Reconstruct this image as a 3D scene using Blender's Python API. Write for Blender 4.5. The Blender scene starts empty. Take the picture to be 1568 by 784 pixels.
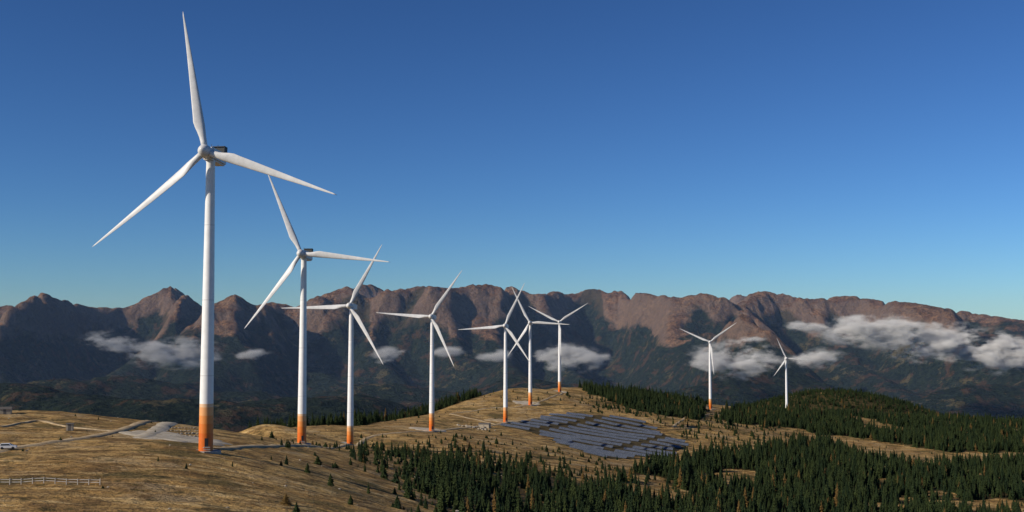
import bpy, math, random, bmesh
import numpy as np
from mathutils import Matrix, Vector
random.seed(7); rng=np.random.default_rng(7)
sc=bpy.context.scene
sc.view_settings.view_transform='Standard'; sc.view_settings.look='None'; sc.view_settings.exposure=0
COL=sc.collection

# ------------------------------------------------------------------ survey
F=1700.0; PITCH=math.atan(108/F); CP,SP=math.cos(PITCH),math.sin(PITCH)
def ray(u,v):
    a=(u-784)/F; b=(392-v)/F
    yf=CP-b*SP; return a/yf,(SP+b*CP)/yf
def bearing(x,y,z):
    d=y*CP+z*SP; return 784+F*x/d, 392-F*(-y*SP+z*CP)/d

# ------------------------------------------------------------------ noise
_p=rng.permutation(256); _p=np.concatenate([_p,_p])
_g=np.stack([np.cos(np.arange(256)*2.39996),np.sin(np.arange(256)*2.39996)],1)
def perlin(x,y,s=0):
    x=np.asarray(x,float)+s*17.31; y=np.asarray(y,float)-s*9.77
    xi=np.floor(x).astype(int); yi=np.floor(y).astype(int); xf=x-xi; yf=y-yi; xi&=255; yi&=255
    def g(i,j,dx,dy):
        h=_p[(_p[(xi+i)&255]+yi+j)&255]; return _g[h,0]*dx+_g[h,1]*dy
    w=lambda t:t*t*t*(t*(t*6-15)+10)
    a,b=w(xf),w(yf)
    n0=g(0,0,xf,yf)*(1-a)+g(1,0,xf-1,yf)*a
    n1=g(0,1,xf,yf-1)*(1-a)+g(1,1,xf-1,yf-1)*a
    return (n0*(1-b)+n1*b)*1.4
def fbm(x,y,o=4,s=0):
    r=0;a=1;
    for i in range(o):
        r=r+a*perlin(x*2**i,y*2**i,s+i); a*=.5
    return r

# ------------------------------------------------------------------ near terrain
CPTS=[(0,784,190),(300,784,200),(500,784,230),(650,784,310),(800,784,430),(1000,784,560),(1250,784,650),(1568,784,720),
(0,740,230),(300,740,240),(500,740,300),(650,740,430),(800,740,560),(1000,740,680),(1250,740,780),(1568,740,850),
(0,690,300),(315,690,315),(0,650,380),(0,630,440),(100,631,440),(200,641,450),(300,652,470),(462,679,497),(400,652,640),
(536,688,664),(480,652,800),(560,650,900),(661,660,825),(620,640,1000),(700,613,1180),(774,648,978),(812,620,1142),(857,601,1334),
(800,595,1300),(855,593,1400),(930,599,1400),(1000,607,1400),(1088,628,1400),(1140,624,1500),(1205,638,1622),(1300,645,1700),(1400,648,1750),(1568,658,1850),
(1000,640,1100),(870,640,1060),(900,670,950),(1000,700,850),(1150,660,1100),(1150,700,900),(1300,680,1150),(1400,700,1050),(1568,700,1100),
(900,620,1200),(650,700,620),(700,680,720),(-300,784,190),(-300,640,420),(1900,784,850),(1900,690,1500),(-600,700,300)]
PX=[]
for u,v,D in CPTS:
    t,s=ray(u,v); PX.append((t*D,D,s*D))
def W(u,D,z):
    t,_=ray(u,600); PX.append((t*D,D,z))
for u in(-500,-100,150,300):
    W(u,620,-75); W(u,1000,-190); W(u,1700,-360); W(u,2800,-520)
W(420,1000,-130);W(420,1500,-270);W(420,2600,-480)
W(560,1300,-160);W(560,2000,-340);W(650,1500,-170);W(650,2600,-450)
W(800,1650,-130);W(800,2200,-290);W(800,3000,-450);W(950,1700,-140);W(950,2300,-280);W(950,3000,-420)
W(1088,1900,-200)
W(1150,2300,-180);W(1280,2600,-150);W(1200,2560,-163);W(1390,2600,-182);W(1480,2550,-226);W(1600,2600,-265);W(1900,2600,-310)
W(1280,3200,-340);W(1500,3200,-380);W(1280,2050,-215);W(1450,2100,-235);W(1700,2200,-260);W(2100,3000,-420);W(1900,3400,-450)
for D,z in((60,-30),(110,-31)):
    for x in(-120,-40,40,120): PX.append((x,D,z-0.05*max(0,x)))
PX.append((300,150,-75));PX.append((500,400,-120));PX.append((200,220,-70))
PX=np.array(PX,float)
def _k(r2):
    return np.where(r2>0,0.5*r2*np.log(np.maximum(r2,1e-12)),0)
_S=1000.0
P2=PX[:,:2]/_S; n=len(P2)
d2=((P2[:,None]-P2[None])**2).sum(2)
A=np.zeros((n+3,n+3)); A[:n,:n]=_k(d2)+np.eye(n)*1e-5; A[:n,n]=1;A[:n,n+1:]=P2;A[n,:n]=1;A[n+1:,:n]=P2.T
sol=np.linalg.solve(A,np.concatenate([PX[:,2],[0,0,0]]))
def height(x,y):
    x=np.asarray(x,float);y=np.asarray(y,float); sh=x.shape; xf=x.ravel()/_S;yf=y.ravel()/_S
    out=sol[n]+sol[n+1]*xf+sol[n+2]*yf
    for i in range(n):
        out+=sol[i]*_k((xf-P2[i,0])**2+(yf-P2[i,1])**2)
    out=out.reshape(sh)
    amp=np.clip((y-150)/900,0.25,1)
    out=out+amp*(2.4*fbm(x/130,y/130,3,3)+0.6*fbm(x/28,y/28,2,9))
    out=out+.25*fbm(x/9,y/9,2,14)*np.clip((900-y)/500,0,1)
    b=np.clip((y-2850)/1500,0,1); b=b*b*(3-2*b)
    return out*(1-b)-735*b

def grid_mesh(name,X,Y,Z,mat,attrs=None):
    r,c=X.shape
    me=bpy.data.meshes.new(name)
    co=np.stack([X,Y,Z],-1).reshape(-1,3).astype(np.float32)
    i=np.arange(r*c).reshape(r,c)
    q=np.stack([i[:-1,:-1],i[:-1,1:],i[1:,1:],i[1:,:-1]],-1).reshape(-1,4).astype(np.int32)
    me.vertices.add(len(co)); me.vertices.foreach_set('co',co.ravel())
    me.loops.add(q.size); me.loops.foreach_set('vertex_index',q.ravel())
    me.polygons.add(len(q)); me.polygons.foreach_set('loop_start',np.arange(len(q),dtype=np.int32)*4)
    try: me.polygons.foreach_set('loop_total',np.full(len(q),4,dtype=np.int32))
    except Exception: pass
    me.update(calc_edges=True)
    me.polygons.foreach_set('use_smooth',np.ones(len(q),bool))
    for k,a in (attrs or {}).items():
        at=me.attributes.new(k,'FLOAT','POINT'); at.data.foreach_set('value',a.ravel().astype(np.float32))
    me.materials.append(mat)
    o=bpy.data.objects.new(name,me); COL.objects.link(o); return o
def pymesh(name,vs,fs,mat=None,smooth=False,link=True,mats=None,mi=None):
    me=bpy.data.meshes.new(name); me.from_pydata([tuple(map(float,v)) for v in vs],[],fs); me.update()
    if mats:
        for m in mats: me.materials.append(m)
        if mi: me.polygons.foreach_set('material_index',mi)
    elif mat: me.materials.append(mat)
    if smooth: me.polygons.foreach_set('use_smooth',[True]*len(me.polygons))
    o=bpy.data.objects.new(name,me)
    if link: COL.objects.link(o)
    return o
def empty(name,loc=(0,0,0)):
    o=bpy.data.objects.new(name,None); o.location=loc; COL.objects.link(o); return o

# ------------------------------------------------------------------ material helpers
class N:
    def __init__(s,name):
        s.m=bpy.data.materials.new(name); s.m.use_nodes=True; s.t=s.m.node_tree; s.t.nodes.clear()
        s.out=s.t.nodes.new('ShaderNodeOutputMaterial')
    def n(s,ty,**k):
        nd=s.t.nodes.new(ty)
        for a,b in k.items(): setattr(nd,a,b)
        return nd
    def set(s,inp,b):
        if isinstance(b,bpy.types.NodeSocket): s.t.links.new(b,inp)
        else: inp.default_value=b
    def math(s,op,a,b=0.0,clamp=False):
        nd=s.n('ShaderNodeMath',operation=op,use_clamp=clamp); s.set(nd.inputs[0],a); s.set(nd.inputs[1],b); return nd.outputs[0]
    def mix(s,f,a,b,mode='MIX'):
        nd=s.n('ShaderNodeMix',data_type='RGBA',blend_type=mode)
        s.set(nd.inputs[0],f); s.set(nd.inputs[6],a); s.set(nd.inputs[7],b); return nd.outputs[2]
    def noise(s,vec,scale,detail=4,rough=.55):
        nd=s.n('ShaderNodeTexNoise'); s.set(nd.inputs['Vector'],vec); nd.inputs['Scale'].default_value=scale
        nd.inputs['Detail'].default_value=detail; nd.inputs['Roughness'].default_value=rough; return nd.outputs[0]
    def ramp(s,f,stops,interp='LINEAR'):
        nd=s.n('ShaderNodeValToRGB'); cr=nd.color_ramp; cr.interpolation=interp
        while len(cr.elements)<len(stops): cr.elements.new(.5)
        for e,(p,c) in zip(cr.elements,stops):
            e.position=p; e.color=(c,c,c,1) if isinstance(c,(int,float)) else (*c,1)
        s.set(nd.inputs[0],f); return nd.outputs[0]
    def bsdf(s,col,rough=.8,spec=.3,normal=None,metal=0):
        p=s.n('ShaderNodeBsdfPrincipled'); s.set(p.inputs['Base Color'],col if isinstance(col,bpy.types.NodeSocket) else (*col,1))
        s.set(p.inputs['Roughness'],rough); p.inputs['Specular IOR Level'].default_value=spec; p.inputs['Metallic'].default_value=metal
        if normal: s.set(p.inputs['Normal'],normal)
        s.t.links.new(p.outputs[0],s.out.inputs[0]); return s.m
    def bump(s,h,st,dist):
        nd=s.n('ShaderNodeBump'); nd.inputs['Strength'].default_value=st; nd.inputs['Distance'].default_value=dist; s.set(nd.inputs['Height'],h); return nd.outputs[0]
    def pos(s): return s.n('ShaderNodeNewGeometry').outputs['Position']
    def obj(s): return s.n('ShaderNodeTexCoord').outputs['Object']
def C(*a): return (*a,1)
def simple(name,col,rough=.7,var=.25,scale=1.5,spec=.3,metal=0):
    k=N(name); nz=k.noise(k.obj(),scale,5)
    f=k.ramp(nz,[(.3,1-var),(.7,1+var*.4)])
    return k.bsdf(k.mix(1.0,C(*col),f,'MULTIPLY'),rough,spec,None,metal)

# near ground
k=N('dry_alpine_grass'); P=k.pos()
n1=k.noise(P,.012,5,.6); n2=k.noise(P,.09,6,.68); n3=k.noise(P,.7,5,.75)
mp=k.n('ShaderNodeMapping'); k.set(mp.inputs[0],P); mp.inputs['Scale'].default_value=(.05,.22,.3); mp.inputs['Rotation'].default_value=(0,0,.35)
n4=k.noise(mp.outputs[0],1.0,7,.72)
c=k.mix(k.ramp(n1,[(.38,0.),(.62,1.)]),C(.38,.225,.075),C(.54,.345,.125))
c=k.mix(k.ramp(n2,[(.44,0.),(.60,.9)]),c,C(.18,.105,.040))
c=k.mix(k.ramp(n4,[(.52,0.),(.62,.85)]),c,C(.68,.48,.22))
c=k.mix(k.ramp(n4,[(.32,.9),(.46,0.)]),c,C(.12,.075,.030))
n5=k.noise(P,.035,6,.65)
c=k.mix(k.ramp(n5,[(.53,0.),(.62,.85)]),c,C(.13,.10,.035))
c=k.mix(k.ramp(n5,[(.36,.6),(.44,0.)]),c,C(.50,.37,.20))
n6=k.noise(P,.22,4,.6)
c=k.mix(k.ramp(n6,[(.58,0.),(.64,.75)]),c,C(.075,.062,.022))
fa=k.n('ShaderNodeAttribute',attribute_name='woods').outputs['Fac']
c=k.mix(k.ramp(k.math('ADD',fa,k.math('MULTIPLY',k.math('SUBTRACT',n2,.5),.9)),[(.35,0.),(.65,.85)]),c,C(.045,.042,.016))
c=k.mix(1.0,c,k.ramp(n3,[(.28,.45),(.72,1.4)]),'MULTIPLY')
MG=k.bsdf(c,.95,.1,k.bump(k.math('ADD',k.math('MULTIPLY',n3,.9),k.math('MULTIPLY',n2,3.5)),1.0,1.0))

# gravel
k=N('pale_gravel'); P=k.pos(); a=k.noise(P,.25,6,.7); b=k.noise(P,1.8,4,.7)
c=k.mix(k.ramp(a,[(.35,0.),(.65,1.)]),C(.40,.33,.23),C(.60,.54,.43)); c=k.mix(1.0,c,k.ramp(b,[(.3,.75),(.7,1.15)]),'MULTIPLY')
MGR=k.bsdf(c,.95,.1,k.bump(b,.5,.3))
k=N('dirt_track'); P=k.pos(); a=k.noise(P,.15,6,.7); b=k.noise(P,1.2,4,.7)
c=k.mix(k.ramp(a,[(.4,0.),(.65,1.)]),C(.34,.24,.13),C(.52,.42,.27)); c=k.mix(1.0,c,k.ramp(b,[(.3,.75),(.7,1.15)]),'MULTIPLY')
MRD=k.bsdf(c,.95,.1)

# woods density
def inpoly(u,v,poly):
    r=np.zeros(u.shape,bool); j=len(poly)-1
    for i in range(len(poly)):
        xi,yi=poly[i];xj,yj=poly[j]
        cnd=((yi>v)!=(yj>v))&(u<(xj-xi)*(v-yi)/((yj-yi) or 1e-9)+xi); r^=cnd; j=i
    return r
D1=[(830,800),(870,768),(930,748),(985,714),(1060,702),(1120,692),(1190,685),(1262,676),(1300,694),(1345,704),(1420,718),(1500,706),(2200,706),(2200,1300),(700,1300)]
D2=[(1095,644),(1110,629),(1150,618),(1250,630),(1400,636),(2200,645),(2200,700),(1500,694),(1400,686),(1300,672),(1230,658),(1150,652)]
D3=[(875,590),(930,592),(1080,608),(1088,634),(1060,643),(1005,634),(940,616)]
S1=[(530,688),(610,684),(700,680),(800,697),(880,722),(960,712),(940,750),(860,800),(700,800),(630,765),(550,718)]
S2=[(620,718),(700,706),(780,712),(880,740),(860,800),(690,800)]
S3=[(880,612),(940,606),(1020,640),(1050,655),(960,640)]
S4=[(1040,640),(1300,690),(1180,690),(1060,700),(1040,672)]
def woods(x,y,z):
    u,v=bearing(x,y,z)
    u=u+8*perlin(x/40,y/40,5)
    v2=v+5*perlin(x/35,y/60,6)
    d=np.zeros(x.shape)
    d=np.where(inpoly(u,v2,S1),.26,d); d=np.where(inpoly(u,v2,S2),.5,d); d=np.where(inpoly(u,v2,S3)|inpoly(u,v2,S4),.14,d)
    front=y<1500+ (u>1100)*300
    gap=perlin(x/75,y/75,8)+.5*perlin(x/30,y/30,8)
    for p in(D1,D2,D3): d=np.where(inpoly(u,v2,p)&front,np.where(gap>.36,.09,1.),d)
    rd=np.interp(u,[-400,360,380,560,600,730,760,880,900,1090,1100,2200],[9e3,9e3,780,850,1020,1200,1650,1650,1400,1500,1700,1800])
    d=np.where((y>rd),np.where(gap>.55,.2,1.),d)
    return d

tt=np.linspace(-1.1,1.1,1500); tt=tt*(.55+.45*np.abs(tt)/1.1)
yy=np.exp(np.linspace(math.log(45),math.log(6000),900))
TT,YY=np.meshgrid(tt,yy); XX=TT*YY; ZZ=height(XX,YY)
wd=woods(XX,YY,ZZ)
ground=grid_mesh('hillside_ground',XX,YY,ZZ,MG,{'woods':wd})

def hit(u,v,y0=120,y1=3000):
    t,s=ray(u,v); y=np.exp(np.linspace(math.log(y0),math.log(y1),1500)); h=height(t*y,y)
    idx=np.where(h>=s*y)[0]
    i=idx[0] if len(idx) else int(np.argmin(s*y-h))
    return t*y[i],y[i],h[i]
def H(x,y): return float(height(np.array([x]),np.array([y]))[0])

# ------------------------------------------------------------------ roads, pads
def ribbon(name,uvs,width,mat,off=.35):
    pts=[]
    for u,v in uvs:
        x,y,z=hit(u,v); pts.append((x,y))
    pts=np.array(pts); 
    out=[]
    P_=np.vstack([2*pts[0]-pts[1],pts,2*pts[-1]-pts[-2]])
    for i in range(1,len(P_)-2):
        L=np.linalg.norm(P_[i+1]-P_[i]); m=max(3,int(L/3))
        for q in range(m):
            t=q/m; a,b,c_,d=P_[i-1:i+3]
            out.append(.5*((2*b)+(-a+c_)*t+(2*a-5*b+4*c_-d)*t*t+(-a+3*b-3*c_+d)*t**3))
    out=np.array(out); tg=np.gradient(out,axis=0); tg/=np.linalg.norm(tg,axis=1)[:,None]+1e-9
    nr=np.stack([-tg[:,1],tg[:,0]],1)
    s=np.arange(len(out)); wv=width*(1+.25*perlin(s*.21,s*0+1.5,2))
    offs=np.linspace(-.5,.5,5)
    X=out[:,0][:,None]+nr[:,0][:,None]*offs*wv[:,None]; Y=out[:,1][:,None]+nr[:,1][:,None]*offs*wv[:,None]
    Z=height(X,Y)+off; Z[:,0]-=off+.4;Z[:,-1]-=off+.4
    return grid_mesh(name,X,Y,Z,mat)
def pad(name,cx,cy,rx,ry,rot,mat,seed,off=.3):
    a=np.linspace(0,2*math.pi,49); r=np.linspace(0.01,1,9)
    R,Aa=np.meshgrid(r,a,indexing='ij'); k_=1+.45*perlin(np.cos(Aa)*2.2+seed,np.sin(Aa)*2.2,int(seed))
    lx=R*np.cos(Aa)*k_*rx; ly=R*np.sin(Aa)*k_*ry
    X=cx+lx*math.cos(rot)-ly*math.sin(rot); Y=cy+lx*math.sin(rot)+ly*math.cos(rot); Z=height(X,Y)+off; Z[-1]-=off+.4
    return grid_mesh(name,X,Y,Z,mat)

ribbon('dirt_road',[(-60,700),(40,684),(120,672),(190,657),(235,645)],5,MRD)
ribbon('dirt_road',[(262,646),(240,660),(215,672)],8,MGR,.4)
ribbon('dirt_road',[(330,688),(380,684),(462,682),(520,684),(560,672),(620,662),(700,656),(760,651),(800,644),(840,637)],5,MRD)
ribbon('dirt_road',[(760,651),(720,641),(690,634),(740,626),(800,622),(850,606),(862,602)],4,MRD)
ribbon('dirt_road',[(640,732),(665,745),(690,762),(712,790)],6,MGR)
ribbon('dirt_road',[(0,655),(60,645),(110,655),(190,662)],2.5,MRD)
ribbon('dirt_road',[(1030,655),(1088,634),(1130,640),(1205,641)],4,MRD)

# ------------------------------------------------------------------ turbines
k=N('turbine_white_paint'); nz=k.noise(k.obj(),.6,5)
MW=k.bsdf(k.mix(1.0,C(.68,.68,.68),k.ramp(nz,[(.3,.84),(.7,1.04)]),'MULTIPLY'),.45,.4)
MD=simple('turbine_dark_grille',(.04,.045,.05),.6)
MCN=simple('concrete',(.38,.36,.32),.9)
def tower_mat(name,cols):
    k=N(name); o=k.obj(); sp=k.n('ShaderNodeSeparateXYZ'); k.set(sp.inputs[0],o); z=sp.outputs[2]
    f=k.math('DIVIDE',z,84.0)
    st=[(0,cols[0]),(.062,cols[1]),(.09,cols[2]),(.118,cols[3]),(.146,cols[4]),(.160,(.82,.82,.82))]
    c=k.ramp(f,st,'CONSTANT' )
    nz=k.noise(o,.5,5); c=k.mix(1.0,c,k.ramp(nz,[(.3,.90),(.7,1.03)]),'MULTIPLY')
    j=k.math('ABSOLUTE',k.math('SUBTRACT',k.math('FRACT',k.math('DIVIDE',z,21.3)),.5)); jj=k.math('GREATER_THAN',j,.493)
    c=k.mix(k.math('MULTIPLY',jj,.35),c,C(.3,.3,.3))
    return k.bsdf(c,.4,.45)
MTO=tower_mat('tower_paint_orange',[(.66,.14,.012),(.70,.19,.025),(.73,.26,.06),(.75,.36,.14),(.77,.50,.3)])
MTG=tower_mat('tower_paint_green',[(.10,.22,.05),(.22,.34,.07),(.42,.45,.1),(.6,.58,.2),(.7,.68,.45)])

def lathe(name,prof,mat,seg=40,smooth=True):
    vs=[];fs=[]
    for z,r in prof:
        for i in range(seg):
            a=2*math.pi*i/seg; vs.append((r*math.cos(a),r*math.sin(a),z))
    for j in range(len(prof)-1):
        for i in range(seg):
            fs.append((j*seg+i,j*seg+(i+1)%seg,(j+1)*seg+(i+1)%seg,(j+1)*seg+i))
    fs.append(tuple(range(seg))[::-1]); fs.append(tuple((len(prof)-1)*seg+i for i in range(seg)))
    o=pymesh(name,vs,fs,mat,smooth,link=False); return o.data
def blade_mesh(R=41.5):
    st=28; sec=18; vs=[];fs=[]
    for j in range(st+1):
        r=j/st; r=r**.95
        z=.9+r*(R-.9)
        if r<.05: c=1.8; th=1.0
        else:
            cmax=3.1
            if r<.2:
                q=(r-.05)/.15; q=q*q*(3-2*q); c=1.8+(cmax-1.8)*q; th=1-.68*q
            else:
                q=(r-.2)/.8; c=cmax*(1-q)**1.0*.88+.28; c=min(c,cmax); th=.34-.16*q
                if r>.965: c*=1-((r-.965)/.035)**2*.8
        tw=math.radians(26*(1-r)**2+9)
        pb=-1.6*r*r
        blend=min(1,max(0,(r-.04)/.14))
        for i in range(sec):
            a=2*math.pi*i/sec
            xx=.5*math.cos(a); yt=.5*math.sin(a)*th
            yt*= (1-blend)+blend*(.55+.9*(xx+.5))
            X=(xx-blend*.18)*c; Y=yt*c
            vs.append((X*math.cos(tw)-Y*math.sin(tw),X*math.sin(tw)+Y*math.cos(tw)+pb,z))
    for j in range(st):
        for i in range(sec):
            fs.append((j*sec+i,j*sec+(i+1)%sec,(j+1)*sec+(i+1)%sec,(j+1)*sec+i))
    fs.append(tuple(range(sec))[::-1]);fs.append(tuple(st*sec+i for i in range(sec)))
    return pymesh('blade',vs,fs,MW,True,link=False).data
def boxes(name,lst,mats,bev=0):
    vs=[];fs=[];mi=[]
    for (x0,x1,y0,y1,z0,z1,m) in lst:
        b=len(vs); vs+=[(x0,y0,z0),(x1,y0,z0),(x1,y1,z0),(x0,y1,z0),(x0,y0,z1),(x1,y0,z1),(x1,y1,z1),(x0,y1,z1)]
        for f in((0,3,2,1),(4,5,6,7),(0,1,5,4),(1,2,6,5),(2,3,7,6),(3,0,4,7)): fs.append(tuple(b+i for i in f)); mi.append(m)
    o=pymesh(name,vs,fs,mats=mats,mi=mi,link=False)
    if bev:
        bm=bmesh.new(); bm.from_mesh(o.data); bmesh.ops.bevel(bm,geom=bm.edges[:],offset=bev,segments=2,affect='EDGES'); bm.to_mesh(o.data); bm.free()
    return o.data
BL=blade_mesh()
TW={}
def towm(mat,kname):
    if kname not in TW: TW[kname]=lathe('tower_'+kname,[(-3,2.0),(0,2.0),(20,1.85),(40,1.66),(60,1.45),(81.8,1.22),(82.1,1.32),(82.3,1.32)],mat,48)
    return TW[kname]
SPIN=lathe('spinner',[(-1.7,1.3),(-1.5,1.75),(0,1.85),(1.2,1.7),(2.1,1.25),(2.7,.65),(2.95,.05)],MW,32)
NAC=boxes('nacelle',[(-1.75,1.75,-2.4,7.6,-1.9,1.75,0)],[MW],.45)
NTOP=boxes('nacelle_cooler',[(-1.7,1.7,5.4,7.2,1.78,3.4,1),(-1.85,-1.72,5.2,7.5,1.78,3.7,0),(1.72,1.85,5.2,7.5,1.78,3.7,1),(-1.85,1.85,5.1,7.5,3.42,3.62,1),(-1.0,-.9,2.5,2.6,1.78,3.6,1),(.9,1.0,2.5,2.6,1.78,3.4,1),(-.5,.5,3.2,4.6,1.77,2.1,1),(-1.2,1.2,7.58,7.66,-1.2,1.1,1)],[MW,MD])
FND=lathe('foundation',[(-4,4.2),(.15,4.2),(.3,3.9),(.32,2.2)],MCN,40,False)
DOOR=boxes('door',[(-.5,.5,-2.07,-1.9,1.6,3.9,0),(-.9,.9,-3.2,-1.9,1.3,1.5,1),(-.9,.9,-3.9,-3.2,.8,1.0,1),(-.9,.9,-4.6,-3.9,.3,.5,1)],[MD,MCN])
YAW=math.radians(-7.4)
def turbine(u,v,D,phase,mat=MTO,kn='orange',rs=1.0):
    t,s=ray(u,v); x,y=t*D,D; z=H(x,y)
    root=empty('wind_turbine',(x,y,z)); 
    def ch(nm,me,M):
        o=bpy.data.objects.new(nm,me); COL.objects.link(o); o.parent=root; o.matrix_local=M; return o
    ch('tower',towm(mat,kn),Matrix.Identity(4)); ch('foundation',FND,Matrix.Identity(4))
    ch('door',DOOR,Matrix.Rotation(math.radians(20),4,'Z'))
    Y=Matrix.Rotation(YAW,4,'Z'); Hh=Y@Matrix.Translation((0,0,84.2))@Matrix.Rotation(math.radians(-4),4,'X')
    ch('nacelle',NAC,Hh); ch('cooler',NTOP,Hh)
    Rr=Hh@Matrix.Translation((0,-4.1,0))
    ch('spinner',SPIN,Rr@Matrix.Rotation(math.radians(90),4,'X'))
    for i in range(3):
        b=math.radians(90-(phase+120*i))
        ch('blade_%d'%(i+1),BL,Rr@Matrix.Rotation(b,4,'Y')@Matrix.Scale(rs,4))
    return root
TB=[(315,690,315,101),(462,679,497,114),(536,688,664,62),(661,660,825,56),(774,648,978,65),(812,620,1142,117),(857,601,1334,33),(1088,628,1400,156),(1205,638,1622,114)]
for i,(u,v,D,ph) in enumerate(TB):
    if i==8: turbine(u,v,D,ph,MTG,'green',.78)
    else: turbine(u,v,D,ph)
    t,s=ray(u,v)
    if i==0: 
        x,y,z=hit(252,668); pad('gravel_pad',x+4,y,19,22,.3,MGR,1.3)
    elif i in(1,): pad('gravel_pad',t*D+2,D+4,9,9,0,MRD,2.1)
    else: pad('gravel_pad',t*D-4,D+12,15,16,.2,MRD if i in(4,7,8) else MGR,i*1.7)

# ------------------------------------------------------------------ solar farm
k=N('solar_cells'); uv=k.n('ShaderNodeTexCoord').outputs['UV']
br=k.n('ShaderNodeTexBrick'); k.set(br.inputs['Vector'],uv); br.offset=0; br.inputs['Scale'].default_value=1
br.inputs['Brick Width'].default_value=1.0; br.inputs['Row Height'].default_value=1.6; br.inputs['Mortar Size'].default_value=.03
br.inputs['Color1'].default_value=C(.050,.064,.095); br.inputs['Color2'].default_value=C(.075,.09,.125); br.inputs['Mortar'].default_value=C(.34,.36,.38)
MPV=k.bsdf(br.outputs[0],.4,.4)
MST=simple('galvanised_steel',(.22,.23,.24),.6,.1,metal=.3)
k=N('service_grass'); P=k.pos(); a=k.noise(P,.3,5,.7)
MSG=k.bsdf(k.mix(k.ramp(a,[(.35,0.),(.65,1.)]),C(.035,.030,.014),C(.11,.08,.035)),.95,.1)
polyA=[(-12,955),(46,1075),(118,1082),(152,955),(118,858),(88,842),(34,905)]
polyB=[(26,893),(40,902),(86,842),(104,836),(66,808),(54,820)]
ang=math.radians(-27); dx,dy=math.cos(ang),math.sin(ang); nx_,ny_=dy,-dx
vs=[];fs=[];mi=[];uvs=[]
def quad(a,b,c_,d,m,uvq=None):
    q=len(vs); vs.extend([a,b,c_,d]); fs.append((q,q+1,q+2,q+3)); mi.append(m); uvs.extend(uvq or [(0,0)]*4)
for poly in(polyA,polyB):
    cx=np.mean([p[0] for p in poly]); cy=np.mean([p[1] for p in poly])
    for r in range(-22,23):
        for q in range(-26,27):
            sp_=19.5 if poly is polyA else 15.5
            px=cx+nx_*r*sp_+dx*(q*9.2); py=cy+ny_*r*sp_+dy*(q*9.2)
            if not inpoly(np.array([px]),np.array([py]),poly)[0]: continue
            if (q%9)==4: continue
            L=4.5; tl=math.radians(26); wq=3.3
            za=H(px-dx*L,py-dy*L);zb=H(px+dx*L,py+dy*L)
            low=.8+random.uniform(-.04,.04); hw=wq*math.cos(tl)/2; hz=wq*math.sin(tl)
            def pt(sx,up,off=0):
                zz=(za if sx<0 else zb); s_=(1-2*up)*hw
                return (px+dx*L*sx+nx_*(s_+off*.4),py+dy*L*sx+ny_*(s_+off*.4),zz+low+hz*up+off*.9)
            quad(pt(-1,0),pt(1,0),pt(1,1),pt(-1,1),0,[(0,0),(9,0),(9,3.2),(0,3.2)])
            quad(pt(-1,1,-.12),pt(1,1,-.12),pt(1,0,-.12),pt(-1,0,-.12),1)
            quad(pt(-1,0,-.12),pt(1,0,-.12),pt(1,0),pt(-1,0),1); quad(pt(-1,1),pt(1,1),pt(1,1,-.12),pt(-1,1,-.12),1)
            for sx in(-.7,.7):
                for up in(.2,.8):
                    s_=(1-2*up)*hw; X0=px+dx*L*sx+nx_*s_; Y0=py+dy*L*sx+ny_*s_; zt=za+(zb-za)*(sx+1)/2+low+hz*up-.15
                    for (ax,ay) in((.08,0),(0,.08)):
                        quad((X0-ax,Y0-ay,zt-low-hz*up-1),(X0+ax,Y0+ay,zt-low-hz*up-1),(X0+ax,Y0+ay,zt),(X0-ax,Y0-ay,zt),1)
o=pymesh('solar_panel_array',vs,fs,mats=[MPV,MST],mi=mi)
ul=o.data.uv_layers.new(name='UVMap'); ul.data.foreach_set('uv',np.array(uvs,np.float32).ravel())
gx,gy=np.meshgrid(np.linspace(-30,165,80),np.linspace(800,1092,110))
gz=height(gx,gy); ins=(inpoly(gx+6*perlin(gx/20,gy/20,3),gy+6*perlin(gx/20,gy/20,4),polyA)|inpoly(gx,gy,polyB)); grid_mesh('solar_farm_turf',gx,gy,np.where(ins,gz+.22,gz-1.5),MSG)

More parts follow.
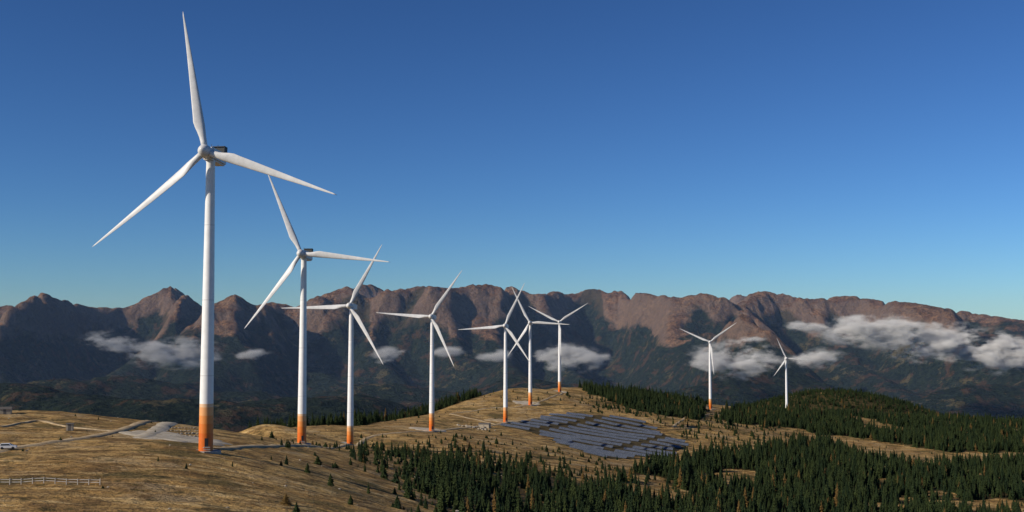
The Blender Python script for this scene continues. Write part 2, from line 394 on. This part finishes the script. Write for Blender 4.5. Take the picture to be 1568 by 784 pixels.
# ------------------------------------------------------------------ trees
k=N('spruce_needles'); rnd=k.n('ShaderNodeObjectInfo').outputs['Random']; nz=k.noise(k.obj(),1.6,3,.6)
c=k.mix(rnd,C(.012,.024,.011),C(.034,.048,.015)); c=k.mix(1.0,c,k.ramp(nz,[(.3,.45),(.7,1.5)]),'MULTIPLY')
c=k.mix(k.math('GREATER_THAN',rnd,.975),c,C(.12,.075,.025))
MSP=k.bsdf(c,.85,.1)
MBK=simple('bark',(.07,.05,.035),.9)
KINDS=bpy.data.collections.new('conifer_kinds')
def spruce(seed,h=10,rad=2.1,nw=15,low=.04,sparse=0.):
    R=random.Random(seed); vs=[];fs=[];mi=[]
    def add(vv,ff,m):
        b=len(vs); vs.extend(vv); 
        for f in ff: fs.append(tuple(b+i for i in f)); mi.append(m)
    seg=6; prof=[(-.6,.20),(h*.3,.15),(h*.7,.08),(h*.98,.02)]; tv=[];tf=[]
    for z,r in prof:
        for i in range(seg): tv.append((r*math.cos(i*6.283/seg),r*math.sin(i*6.283/seg),z))
    for j in range(3):
        for i in range(seg): tf.append((j*seg+i,j*seg+(i+1)%seg,(j+1)*seg+(i+1)%seg,(j+1)*seg+i))
    add(tv,tf,1)
    for w in range(nw):
        q=w/(nw-1); z0=h*(low+(1-low-.05)*q)
        L=rad*(1-q)**.85*(R.uniform(.8,1.12))+.18
        nb=max(4,int(9-4*q)); a0=R.random()*6.28
        for b_ in range(nb):
            if R.random()<sparse: continue
            a=a0+b_*6.283/nb+R.uniform(-.25,.25); l=L*R.uniform(.7,1.15); dr=l*R.uniform(.25,.5)
            wd_=l*R.uniform(.3,.42)+.06; zz=z0+R.uniform(-.15,.15)
            ca,sa=math.cos(a),math.sin(a)
            def T(r,s,z): return (ca*r-sa*s,sa*r+ca*s,z)
            lift=h*.03
            add([T(0,0,zz+lift*2),T(l*.55,wd_,zz-dr*.55),T(l,0,zz-dr*.8+.1),T(l*.55,-wd_,zz-dr*.55),T(l*.5,0,zz+lift-dr*.1)],
                [(0,1,4),(1,2,4),(2,3,4),(3,0,4)],0)
            add([T(l*.2,wd_*.4,zz),T(l*.9,wd_*.2,zz-dr*.7),T(l*.6,-wd_*.2,zz-dr-.35)],[(0,1,2)],0)
    add([(0,.1,h*.93),(.12,-.06,h*.93),(-.12,-.06,h*.93),(0,0,h*1.03)],[(0,1,3),(1,2,3),(2,0,3)],0)
    o=pymesh('spruce_kind',vs,fs,mats=[MSP,MBK],mi=mi,link=False); KINDS.objects.link(o)
spruce(1,10,2.0,16,.04); spruce(2,11,1.75,17,.08); spruce(3,9,2.2,14,.03); spruce(4,10.5,1.6,16,.12,.18); spruce(5,8,2.3,12,.02,.05)
gt=bpy.data.node_groups.new('scatter_conifers','GeometryNodeTree')
gt.interface.new_socket('Geometry',in_out='INPUT',socket_type='NodeSocketGeometry'); gt.interface.new_socket('Geometry',in_out='OUTPUT',socket_type='NodeSocketGeometry')
g=gt.nodes; gi=g.new('NodeGroupInput');go=g.new('NodeGroupOutput');ip=g.new('GeometryNodeInstanceOnPoints');ci=g.new('GeometryNodeCollectionInfo')
ci.inputs['Collection'].default_value=KINDS; ci.inputs['Separate Children'].default_value=True; ci.inputs['Reset Children'].default_value=True
def na(nm,ty):
    q=g.new('GeometryNodeInputNamedAttribute'); q.data_type=ty; q.inputs[0].default_value=nm; return q.outputs[0]
cx_=g.new('ShaderNodeCombineXYZ'); sx_=g.new('ShaderNodeCombineXYZ'); L_=gt.links.new
L_(na('spin','FLOAT'),cx_.inputs[2]); sz=na('size','FLOAT'); L_(na('fat','FLOAT'),sx_.inputs[0]); L_(na('fat','FLOAT'),sx_.inputs[1]); L_(sz,sx_.inputs[2])
L_(gi.outputs[0],ip.inputs['Points']); L_(ci.outputs[0],ip.inputs['Instance']); ip.inputs['Pick Instance'].default_value=True
L_(na('kind','INT'),ip.inputs['Instance Index']); L_(cx_.outputs[0],ip.inputs['Rotation']); L_(sx_.outputs[0],ip.inputs['Scale']); L_(ip.outputs[0],go.inputs[0])
def scatter(name,pts,size,fat):
    m=len(pts); me=bpy.data.meshes.new(name); me.vertices.add(m); me.vertices.foreach_set('co',np.asarray(pts,np.float32).ravel())
    for nm,ty,dt in(('size','FLOAT',size),('fat','FLOAT',fat),('spin','FLOAT',rng.random(m)*6.28)):
        a=me.attributes.new(nm,ty,'POINT'); a.data.foreach_set('value',np.asarray(dt,np.float32))
    a=me.attributes.new('kind','INT','POINT'); a.data.foreach_set('value',rng.integers(0,5,m).astype(np.int32))
    o=bpy.data.objects.new(name,me); COL.objects.link(o); md=o.modifiers.new('scatter','NODES'); md.node_group=gt; return o
def sample(y0,y1,spacing):
    t1=.62
    area=t1*(y1**2-y0**2); m=int(area/spacing)
    y=np.sqrt(rng.random(m)*(y1**2-y0**2)+y0**2); x=(rng.random(m)*2-1)*t1*y; return x,y
SOLAR=[(-26,950),(38,1086),(124,1094),(166,950),(124,840),(100,818),(50,792),(14,890)]
allp=[];alls=[];allf=[]
for y0,y1,spc in((260,1400,17),(1400,3300,50)):
    x,y=sample(y0,y1,spc); z=height(x,y); d=woods(x,y,z)
    keep=rng.random(len(x))<d; x,y,z,d=x[keep],y[keep],z[keep],d[keep]
    s=np.where(d>=.99,rng.uniform(.45,1.25,len(x)),rng.uniform(.22,.75,len(x)))
    s*=np.where(rng.random(len(x))<.3,.6,1)
    s=np.where((d>.4)&(d<.6),rng.uniform(.3,.95,len(x)),s)
    ok=~inpoly(x,y,SOLAR)
    for (tu,tv,tD,_) in TB:
        t_,_s=ray(tu,tv); ok&=((x-t_*tD)**2+(y-tD)**2)>26**2
    allp.append(np.stack([x,y,z-.1],1)[ok]); alls.append(s[ok]); allf.append((s*rng.uniform(.85,1.25,len(s)))[ok])
Pp=np.concatenate(allp);Ss=np.concatenate(alls);Ff=np.concatenate(allf)
print('trees',len(Pp))
scatter('spruce_forest',Pp,Ss,Ff)
x,y=sample(190,1300,40); z=height(x,y); u,v=bearing(x,y,z)
dd=.03+.36*inpoly(u,v,[(385,655),(560,690),(640,720),(720,790),(600,790),(500,745),(400,700)])*(perlin(x/25,y/25,4)>.0)+.3*inpoly(u,v,[(540,660),(760,672),(900,700),(980,720),(900,790),(650,790)])
dd=dd+.22*inpoly(u,v,[(860,600),(1290,660),(1290,700),(1000,700),(900,640)])
kp=(rng.random(len(x))<dd)&~inpoly(x,y,SOLAR)&(((x+87)**2+(y-315)**2)>14**2)
uk=u[kp]
sz_=rng.uniform(.08,.36,kp.sum())*np.where(rng.random(kp.sum())<.15,1.7,1)*np.where(uk<400,.4,1); scatter('juniper_scrub',np.stack([x,y,z-.1],1)[kp],sz_,sz_*rng.uniform(1.2,2.4,len(sz_)))

# ------------------------------------------------------------------ mountains (stream erosion)
dxs=46.; xs=np.arange(-9600,9601,dxs); ys=np.arange(4900,17600,dxs); X,Y=np.meshgrid(xs,ys); ny,nx=X.shape
yc=12100+800*np.sin(X/2100+1)+500*np.sin(X/870+.4)
wx=X+600*fbm(X/2500,Y/2500,2,51)+(Y-9000)*.25*np.sin(X/2700)
spur=np.maximum(0,np.cos(2*np.pi*wx/2350+.8))**1.2
spur2=np.maximum(0,np.cos(2*np.pi*(wx+700)/1430+.3))**1.2
rise=np.clip((Y-7300)/4300,0,1)*(Y<yc+300)
U=.9*np.exp(-((Y-yc)/1500)**2)+.9*np.exp(-((Y-15600)/1100)**2)*(.7+.8*fbm(X/1600,Y/1600,2,21))
U+=1.0*spur*rise**.9+.55*spur2*np.clip((Y-8300)/3200,0,1)*(Y<yc)
U+=.75*np.exp(-((Y-6900-.25*X-400*np.sin(X/900))/750)**2)/(1+np.exp((X+300)/500))
U+=.34*np.exp(-((Y-8000+300*np.sin(X/700))/600)**2)
U=np.maximum(U,0)+.04; U*=np.maximum(1+.6*fbm(X/1300,Y/1300,3,11),.2)
h=U*560+60*fbm(X/500,Y/500,5,31)+rng.random(X.shape)*8+(Y-4900)*.01
h[0,:]=0; 
idx=np.arange(ny*nx).reshape(ny,nx)
offs8=[(-1,0,1),(1,0,1),(0,-1,1),(0,1,1),(-1,-1,1.414),(-1,1,1.414),(1,-1,1.414),(1,1,1.414)]
Kdt=.055
for it in range(42):
    h+=U*15*(1 if it<36 else .4); h[0,:]=0; h[-1,:]=0
    best=np.zeros_like(h); rec=idx.copy(); dist=np.full(h.shape,dxs)
    hp=np.pad(h,1,constant_values=1e9); ipd=np.pad(idx,1,constant_values=0)
    for (a,b,dd_) in offs8:
        nb=hp[1+a:1+a+ny,1+b:1+b+nx]; sl=(h-nb)/dd_
        m=sl>best; best=np.where(m,sl,best); rec=np.where(m,ipd[1+a:1+a+ny,1+b:1+b+nx],rec); dist=np.where(m,dd_*dxs,dist)
    order=np.argsort(h.ravel()); rl=rec.ravel(); r_=rl.tolist(); ar=[dxs*dxs]*(ny*nx)
    for i in order[::-1].tolist():
        j=r_[i]
        if j!=i: ar[j]+=ar[i]
    Fv=(Kdt*np.sqrt(np.array(ar))/dist.ravel())
    Fv[rl==np.arange(ny*nx)]=0; Fl=Fv.tolist(); hl=h.ravel().tolist()
    for i in order.tolist():
        f=Fl[i]
        if f: hl[i]=(hl[i]+f*hl[r_[i]])/(1+f)
    h=np.array(hl).reshape(ny,nx)
    hq=np.pad(h,1,mode='edge'); h=h+.13*(hq[:-2,1:-1]+hq[2:,1:-1]+hq[1:-1,:-2]+hq[1:-1,2:]-4*h)
print('erosion max',h.max(),np.percentile(h,95))
h=h/np.percentile(h,98)*1010
# the nearer foothills stay well below the main range
cap=np.interp(Y,[4900,7000,8300,9800],[400,480,600,1600]); h=np.where(Y<9800,cap*np.tanh(h/cap),h)
sm=h.copy()
for _ in range(7):
    hq=np.pad(sm,1,mode='edge'); sm=(hq[:-2,1:-1]+hq[2:,1:-1]+hq[1:-1,:-2]+hq[1:-1,2:]+sm)/5
wt=np.clip((h-650)/400,0,.6); h=h*(1-wt)+sm*wt
def up(A_,r):
    ny,nx=A_.shape
    yi=np.linspace(0,ny-1,(ny-1)*r+1); y0=np.minimum(yi.astype(int),ny-2); fy=(yi-y0)[:,None]
    B=A_[y0]*(1-fy)+A_[y0+1]*fy
    xi=np.linspace(0,nx-1,(nx-1)*r+1); x0=np.minimum(xi.astype(int),nx-2); fx=xi-x0
    return B[:,x0]*(1-fx)+B[:,x0+1]*fx
r=3; hh=up(h,r); Xm=up(X,r); Ym=up(Y,r)
for _ in range(2):
    q=np.pad(hh,1,mode='edge'); hh=(q[:-2,1:-1]+q[2:,1:-1]+q[1:-1,:-2]+q[1:-1,2:]+2*hh)/6
rg=1-np.abs(fbm(Xm/300,Ym/300,5,41)); hh+= (rg-.6)*46*np.clip(hh/500,0.15,1)
def blur(A_,m):
    for ax in(0,1):
        pw=[(0,0),(0,0)]; pw[ax]=(m+1,m); cs=np.cumsum(np.pad(A_,pw,mode='edge'),axis=ax)
        A_=(cs[2*m+1:]-cs[:-2*m-1])/(2*m+1) if ax==0 else (cs[:,2*m+1:]-cs[:,:-2*m-1])/(2*m+1)
    return A_
relief=hh-blur(blur(hh,12),12)
zz=hh-740
prof=[(-500,470),(-200,462),(0,470),(30,463),(62,447),(90,456),(130,468),(160,471),(195,470),(225,452),(262,437),(290,452),(312,468),(332,461),(360,449),(392,466),(420,462),(450,468),(480,455),(520,441),(560,434),(600,444),(650,437),(690,441),(735,434),(790,440),(822,451),(850,445),(875,450),(900,442),(960,447),(1000,450),(1040,455),(1075,448),(1110,455),(1170,445),(1200,450),(1240,458),(1300,452),(1350,460),(1400,463),(1440,470),(1500,480),(1568,490),(1800,496),(2200,490)]
pt_=np.array([ray(u,v) for u,v in prof])
T_=Xm/Ym; bins=np.linspace(-1.0,1.0,int(2*F/9)+1); bi=np.clip(np.digitize(T_,bins)-1,0,len(bins)-2); bc=.5*(bins[1:]+bins[:-1])
tgt=np.interp(bc,pt_[:,0],pt_[:,1])
for it in range(7):
    e=(zz/Ym); mx=np.full(len(bc),-9.); np.maximum.at(mx,bi.ravel(),e.ravel())
    valid=mx>-1; dl=np.where(valid,(tgt-mx)*12300,0)
    if it<5: dl=np.convolve(np.pad(dl,3,mode='edge'),[.07,.13,.2,.2,.2,.13,.07],'valid')
    else: dl=np.convolve(np.pad(dl,1,mode='edge'),[.25,.5,.25],'valid')
    wgt=np.clip((zz+740)/950,0,1.1)**1.25*np.clip((Ym-7500)/2000,0,1)
    zz+=wgt*np.interp(T_,bc,dl)

k=N('mountain_slopes'); P=k.pos(); sp=k.n('ShaderNodeSeparateXYZ'); k.set(sp.inputs[0],P); z=sp.outputs[2]
a=k.noise(P,.0011,6,.6); b=k.noise(P,.006,7,.70); d=k.noise(P,.03,6,.75)
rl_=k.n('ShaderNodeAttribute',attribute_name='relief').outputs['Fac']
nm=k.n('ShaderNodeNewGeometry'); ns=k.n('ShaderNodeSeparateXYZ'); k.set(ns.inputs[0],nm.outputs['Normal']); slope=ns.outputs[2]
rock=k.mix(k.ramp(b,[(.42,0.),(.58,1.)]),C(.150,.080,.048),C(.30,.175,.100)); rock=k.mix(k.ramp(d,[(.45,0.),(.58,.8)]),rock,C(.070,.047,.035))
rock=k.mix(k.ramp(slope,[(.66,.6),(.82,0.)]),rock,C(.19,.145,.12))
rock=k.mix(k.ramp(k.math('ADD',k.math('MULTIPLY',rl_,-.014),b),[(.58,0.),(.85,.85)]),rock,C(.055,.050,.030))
wood=k.mix(k.ramp(d,[(.42,0.),(.58,1.)]),C(.006,.013,.012),C(.027,.039,.024))
wood=k.mix(k.ramp(b,[(.53,0.),(.60,.8)]),wood,C(.085,.050,.030))
wood=k.mix(k.ramp(k.noise(P,.0035,7,.78),[(.58,0.),(.62,.8)]),wood,C(.12,.10,.05))
zt=k.math('ADD',z,k.math('ADD',k.math('MULTIPLY',k.math('SUBTRACT',a,.5),750.),k.math('MULTIPLY',k.math('SUBTRACT',b,.5),650.)))
zt=k.math('ADD',zt,k.math('MULTIPLY',rl_,2.2))
fz=k.n('ShaderNodeMapRange'); k.set(fz.inputs[0],zt); fz.inputs[1].default_value=-30; fz.inputs[2].default_value=110
c=k.mix(fz.outputs[0],wood,rock)
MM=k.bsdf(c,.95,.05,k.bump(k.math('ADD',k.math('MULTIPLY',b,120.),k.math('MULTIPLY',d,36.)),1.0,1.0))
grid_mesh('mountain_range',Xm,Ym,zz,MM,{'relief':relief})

# ------------------------------------------------------------------ haze + clouds
k=N('valley_haze'); vsn=k.n('ShaderNodeVolumeScatter'); vsn.inputs['Color'].default_value=C(.38,.60,1); vsn.inputs['Density'].default_value=1.5e-5; vsn.inputs['Anisotropy'].default_value=0
k.t.links.new(vsn.outputs[0],k.out.inputs['Volume']); MH=k.m
pymesh('valley_haze',[(-14000,3600,-900),(14000,3600,-900),(14000,17400,-900),(-14000,17400,-900),(-14000,3600,420),(14000,3600,420),(14000,17400,420),(-14000,17400,420)],
 [(0,3,2,1),(4,5,6,7),(0,1,5,4),(1,2,6,5),(2,3,7,6),(3,0,4,7)],MH)
k=N('cloud_vapour'); tc=k.obj(); ln=k.n('ShaderNodeVectorMath',operation='LENGTH'); k.set(ln.inputs[0],tc)
ps=k.pos()
mpn=k.n('ShaderNodeMapping'); k.set(mpn.inputs[0],ps); mpn.inputs['Scale'].default_value=(.0050,.0050,.011)
nn=k.noise(mpn.outputs[0],1.0,9,.66)
dn=k.math('SUBTRACT',k.math('ADD',k.math('SUBTRACT',1.0,ln.outputs['Value']),k.math('MULTIPLY',k.math('SUBTRACT',nn,.5),4.8)),.38)
dn=k.math('MULTIPLY',k.math('MAXIMUM',dn,0.),.034)
dn=k.math('MULTIPLY',dn,k.ramp(ln.outputs['Value'],[(.4,1.),(1.,0.)]))
vc=k.n('ShaderNodeVolumeScatter'); vc.inputs['Color'].default_value=C(1,1,1); vc.inputs['Anisotropy'].default_value=-.4; k.set(vc.inputs['Density'],dn)
k.t.links.new(vc.outputs[0],k.out.inputs['Volume']); MC=k.m
bm=bmesh.new(); bmesh.ops.create_icosphere(bm,subdivisions=3,radius=1); cm=bpy.data.meshes.new('cloud'); bm.to_mesh(cm); bm.free(); cm.materials.append(MC)
for u,v,w_,h_ in((168,524,58,17),(268,541,88,24),(385,544,42,10),(868,547,84,22),(760,546,40,11),(685,539,35,9),(1125,552,92,27),(1340,506,120,24),(1440,526,125,30),(1530,540,100,30),(1235,500,48,10),(1250,548,55,15),(600,545,40,14),(1680,540,100,24),(1140,520,40,10)):
    D=7400; t,s=ray(u,v); o=bpy.data.objects.new('cloud',cm); COL.objects.link(o); q=D/F
    o.location=(t*D,D,s*D); o.scale=(w_*q,max(w_*q*.6,120),h_*q*1.25)

# ------------------------------------------------------------------ small things
MWD=simple('weathered_wood',(.50,.46,.40),.9); MWP=simple('car_white_paint',(.75,.75,.75),.3,.05,spec=.5); MGL=simple('car_glass',(.02,.025,.03),.1,.05,spec=.6); MRB=simple('tyre_rubber',(.02,.02,.02),.9)
MSN=simple('limestone',(.36,.31,.24),.95); MRF=simple('roof_metal',(.12,.11,.10),.7)
x0,y0,_=hit(-20,743); x1,y1,_=hit(153,743); Lf=math.hypot(x1-x0,y1-y0); npst=int(Lf/2.2); vs=[];fs=[]
def bx(cx,cy,cz,ax,ay,l,w,hh_,dz=0):
    b=len(vs)
    for sz in(0,1):
        for sx,sy in((-1,-1),(1,-1),(1,1),(-1,1)):
            vs.append((cx+ax*l*.5*sx-ay*w*.5*sy,cy+ay*l*.5*sx+ax*w*.5*sy,cz+sz*hh_+dz*sx*.5))
    for f in((0,3,2,1),(4,5,6,7),(0,1,5,4),(1,2,6,5),(2,3,7,6),(3,0,4,7)): fs.append(tuple(b+i for i in f))
ax,ay=(x1-x0)/Lf,(y1-y0)/Lf
for i in range(npst+1):
    px,py=x0+ax*Lf*i/npst,y0+ay*Lf*i/npst; hz_=H(px,py); bx(px,py,hz_-.3,ax,ay,.14,.14,1.55+random.uniform(-.08,.08))
    if i<npst:
        qx,qy=x0+ax*Lf*(i+1)/npst,y0+ay*Lf*(i+1)/npst; hq_=H(qx,qy)
        for zr in(.45,.95): bx((px+qx)/2-ay*.1,(py+qy)/2+ax*.1,(hz_+hq_)/2+zr,ax,ay,2.25,.05,.14,hq_-hz_)
pymesh('wooden_fence',vs,fs,MWD)
def car(u,v,rot):
    x,y,z=hit(u,v); root=empty('parked_car',(x,y,z+.32)); root.rotation_euler=(0,0,rot)
    prof=[(-2.2,.35),(-2.2,.85),(-2.0,1.0),(-1.75,1.5),(.35,1.52),(1.05,1.02),(1.95,.88),(2.2,.7),(2.2,.35)]
    vs=[];fs=[]; m=len(prof)
    for sgn in(-1,1):
        for (a,b) in prof: vs.append((a,sgn*(.88 if b<1.1 else .72),b))
    for i in range(m): fs.append((i,(i+1)%m,m+(i+1)%m,m+i))
    fs.append(tuple(range(m))[::-1]);fs.append(tuple(range(m,2*m)))
    def c_(nm,o): o.name=nm; o.parent=root
    c_('body',pymesh('body',vs,fs,MWP))
    gv=[];gf=[]
    for s_ in(-1,1):
        b=len(gv); gv+=[(-1.75,s_*.90,1.03),(.85,s_*.90,1.03),(.3,s_*.76,1.44),(-1.6,s_*.76,1.44)]; gf.append((b,b+1,b+2,b+3))
    b=len(gv); gv+=[(1.02,-.76,1.08),(1.02,.76,1.08),(.42,.64,1.5),(.42,-.64,1.5)]; gf.append((b,b+1,b+2,b+3))
    b=len(gv); gv+=[(-2.02,-.76,1.04),(-2.02,.76,1.04),(-1.81,.64,1.44),(-1.81,-.64,1.44)]; gf.append((b,b+1,b+2,b+3))
    c_('windows',pymesh('windows',gv,gf,MGL))
    for i,(a,s_) in enumerate(((-1.35,-.82),(1.35,-.82),(-1.35,.82),(1.35,.82))):
        me=lathe('wheel',[(-.11,.30),(-.09,.34),(.09,.34),(.11,.30)],MRB,20); o=bpy.data.objects.new('wheel_%d'%i,me); COL.objects.link(o); o.parent=root; o.location=(a,s_,.34); o.rotation_euler=(math.pi/2,0,0)
car(12,690,.25)
def hut(nm,u,v,w,d_,hh_,rot,roof=.6):
    x,y,z=hit(u,v); root=empty(nm,(x,y,z)); root.rotation_euler=(0,0,rot)
    me=boxes('walls',[(-w/2,w/2,-d_/2,d_/2,-.5,hh_,0),(-.45,.45,-d_/2-.03,-d_/2+.02,0,2.0,1)],[MSN,MRF]); o=bpy.data.objects.new('walls',me); COL.objects.link(o); o.parent=root
    e=.3; vs=[(-w/2-e,-d_/2-e,hh_),(w/2+e,-d_/2-e,hh_),(w/2+e,d_/2+e,hh_),(-w/2-e,d_/2+e,hh_),(-w/2-e,0,hh_+roof),(w/2+e,0,hh_+roof)]
    o=pymesh('roof',vs,[(0,1,5,4),(2,3,4,5),(1,2,5),(3,0,4),(0,3,2,1)],MRF); o.parent=root
hut('transformer_hut',107,659,1.9,1.9,2.1,.2,.25)
hut('stone_hut',8,634,4,3,1.8,.3,.8)
hut('equipment_shed',742,655,9,5,3,-.3,1.0)
def rocks(nm,spots,mat):
    vs=[];fs=[]
    for (x,y,s_) in spots:
        z=H(x,y); bm=bmesh.new(); bmesh.ops.create_icosphere(bm,subdivisions=1,radius=1); b=len(vs)
        for v_ in bm.verts: k_=random.uniform(.7,1.2)*s_; vs.append((x+v_.co.x*k_,y+v_.co.y*k_,z+s_*.25+v_.co.z*k_*.65))
        for f in bm.faces: fs.append(tuple(b+q.index for q in f.verts))
        bm.free()
    pymesh(nm,vs,fs,mat)
x,y,z=hit(725,655); rocks('rubble_heap',[(x+random.gauss(0,7),y+random.gauss(0,7),random.uniform(.4,1.5)) for _ in range(60)],MSN)
sp_=[]
for rr in range(4):
    for q in range(14):
        x,y,z=hit(252+q*3.6+rr*3,656+rr*4.2); sp_.append((x+random.uniform(-.4,.4),y+random.uniform(-.4,.4),random.uniform(.3,.6)))
rocks('boulder_rows',sp_,MSN)
x,y=sample(190,700,1500); z=height(x,y); sp_=[(float(a),float(b),random.uniform(.15,.5)) for a,b in zip(x,y) if a<60][:160]
rocks('pasture_rocks',sp_,MSN)

# ------------------------------------------------------------------ light, sky, camera
SUN_EL=math.radians(26); sdx,sdy=-.90,-.44     # towards the sun (left, slightly behind)
sd=Vector((sdx*math.cos(SUN_EL),sdy*math.cos(SUN_EL),math.sin(SUN_EL)))
ld=bpy.data.lights.new('sun','SUN'); ld.energy=5.0; ld.angle=math.radians(.5); ld.color=(1,.89,.73)
lo=bpy.data.objects.new('sun',ld); COL.objects.link(lo); lo.rotation_euler=sd.to_track_quat('Z','Y').to_euler()
w=bpy.data.worlds.new('World'); sc.world=w; w.use_nodes=True; nt=w.node_tree; bg=nt.nodes['Background']
sk=nt.nodes.new('ShaderNodeTexSky'); sk.sky_type='NISHITA'; sk.sun_disc=False; sk.sun_elevation=SUN_EL; sk.sun_rotation=math.atan2(sdx,sdy)
sk.altitude=1900; sk.air_density=1.0; sk.dust_density=.4; sk.ozone_density=2.5
def vm(op,a,b):
    q=nt.nodes.new('ShaderNodeVectorMath'); q.operation=op; nt.links.new(a,q.inputs[0]); q.inputs[1].default_value=b; return q.outputs[0]
a=vm('MULTIPLY',sk.outputs[0],(.085,.085,.085))
gm=nt.nodes.new('ShaderNodeGamma'); nt.links.new(a,gm.inputs[0]); gm.inputs[1].default_value=1.28
b=vm('MULTIPLY',gm.outputs[0],(.58/.085,.88/.085,1.22/.085))
nt.links.new(b,bg.inputs[0]); bg.inputs[1].default_value=.085
cd=bpy.data.cameras.new('camera'); cam=bpy.data.objects.new('camera',cd); COL.objects.link(cam); sc.camera=cam
cd.sensor_width=36; cd.lens=36*F/1568; cd.clip_start=1; cd.clip_end=60000
cam.rotation_euler=(math.pi/2+PITCH,0,0)
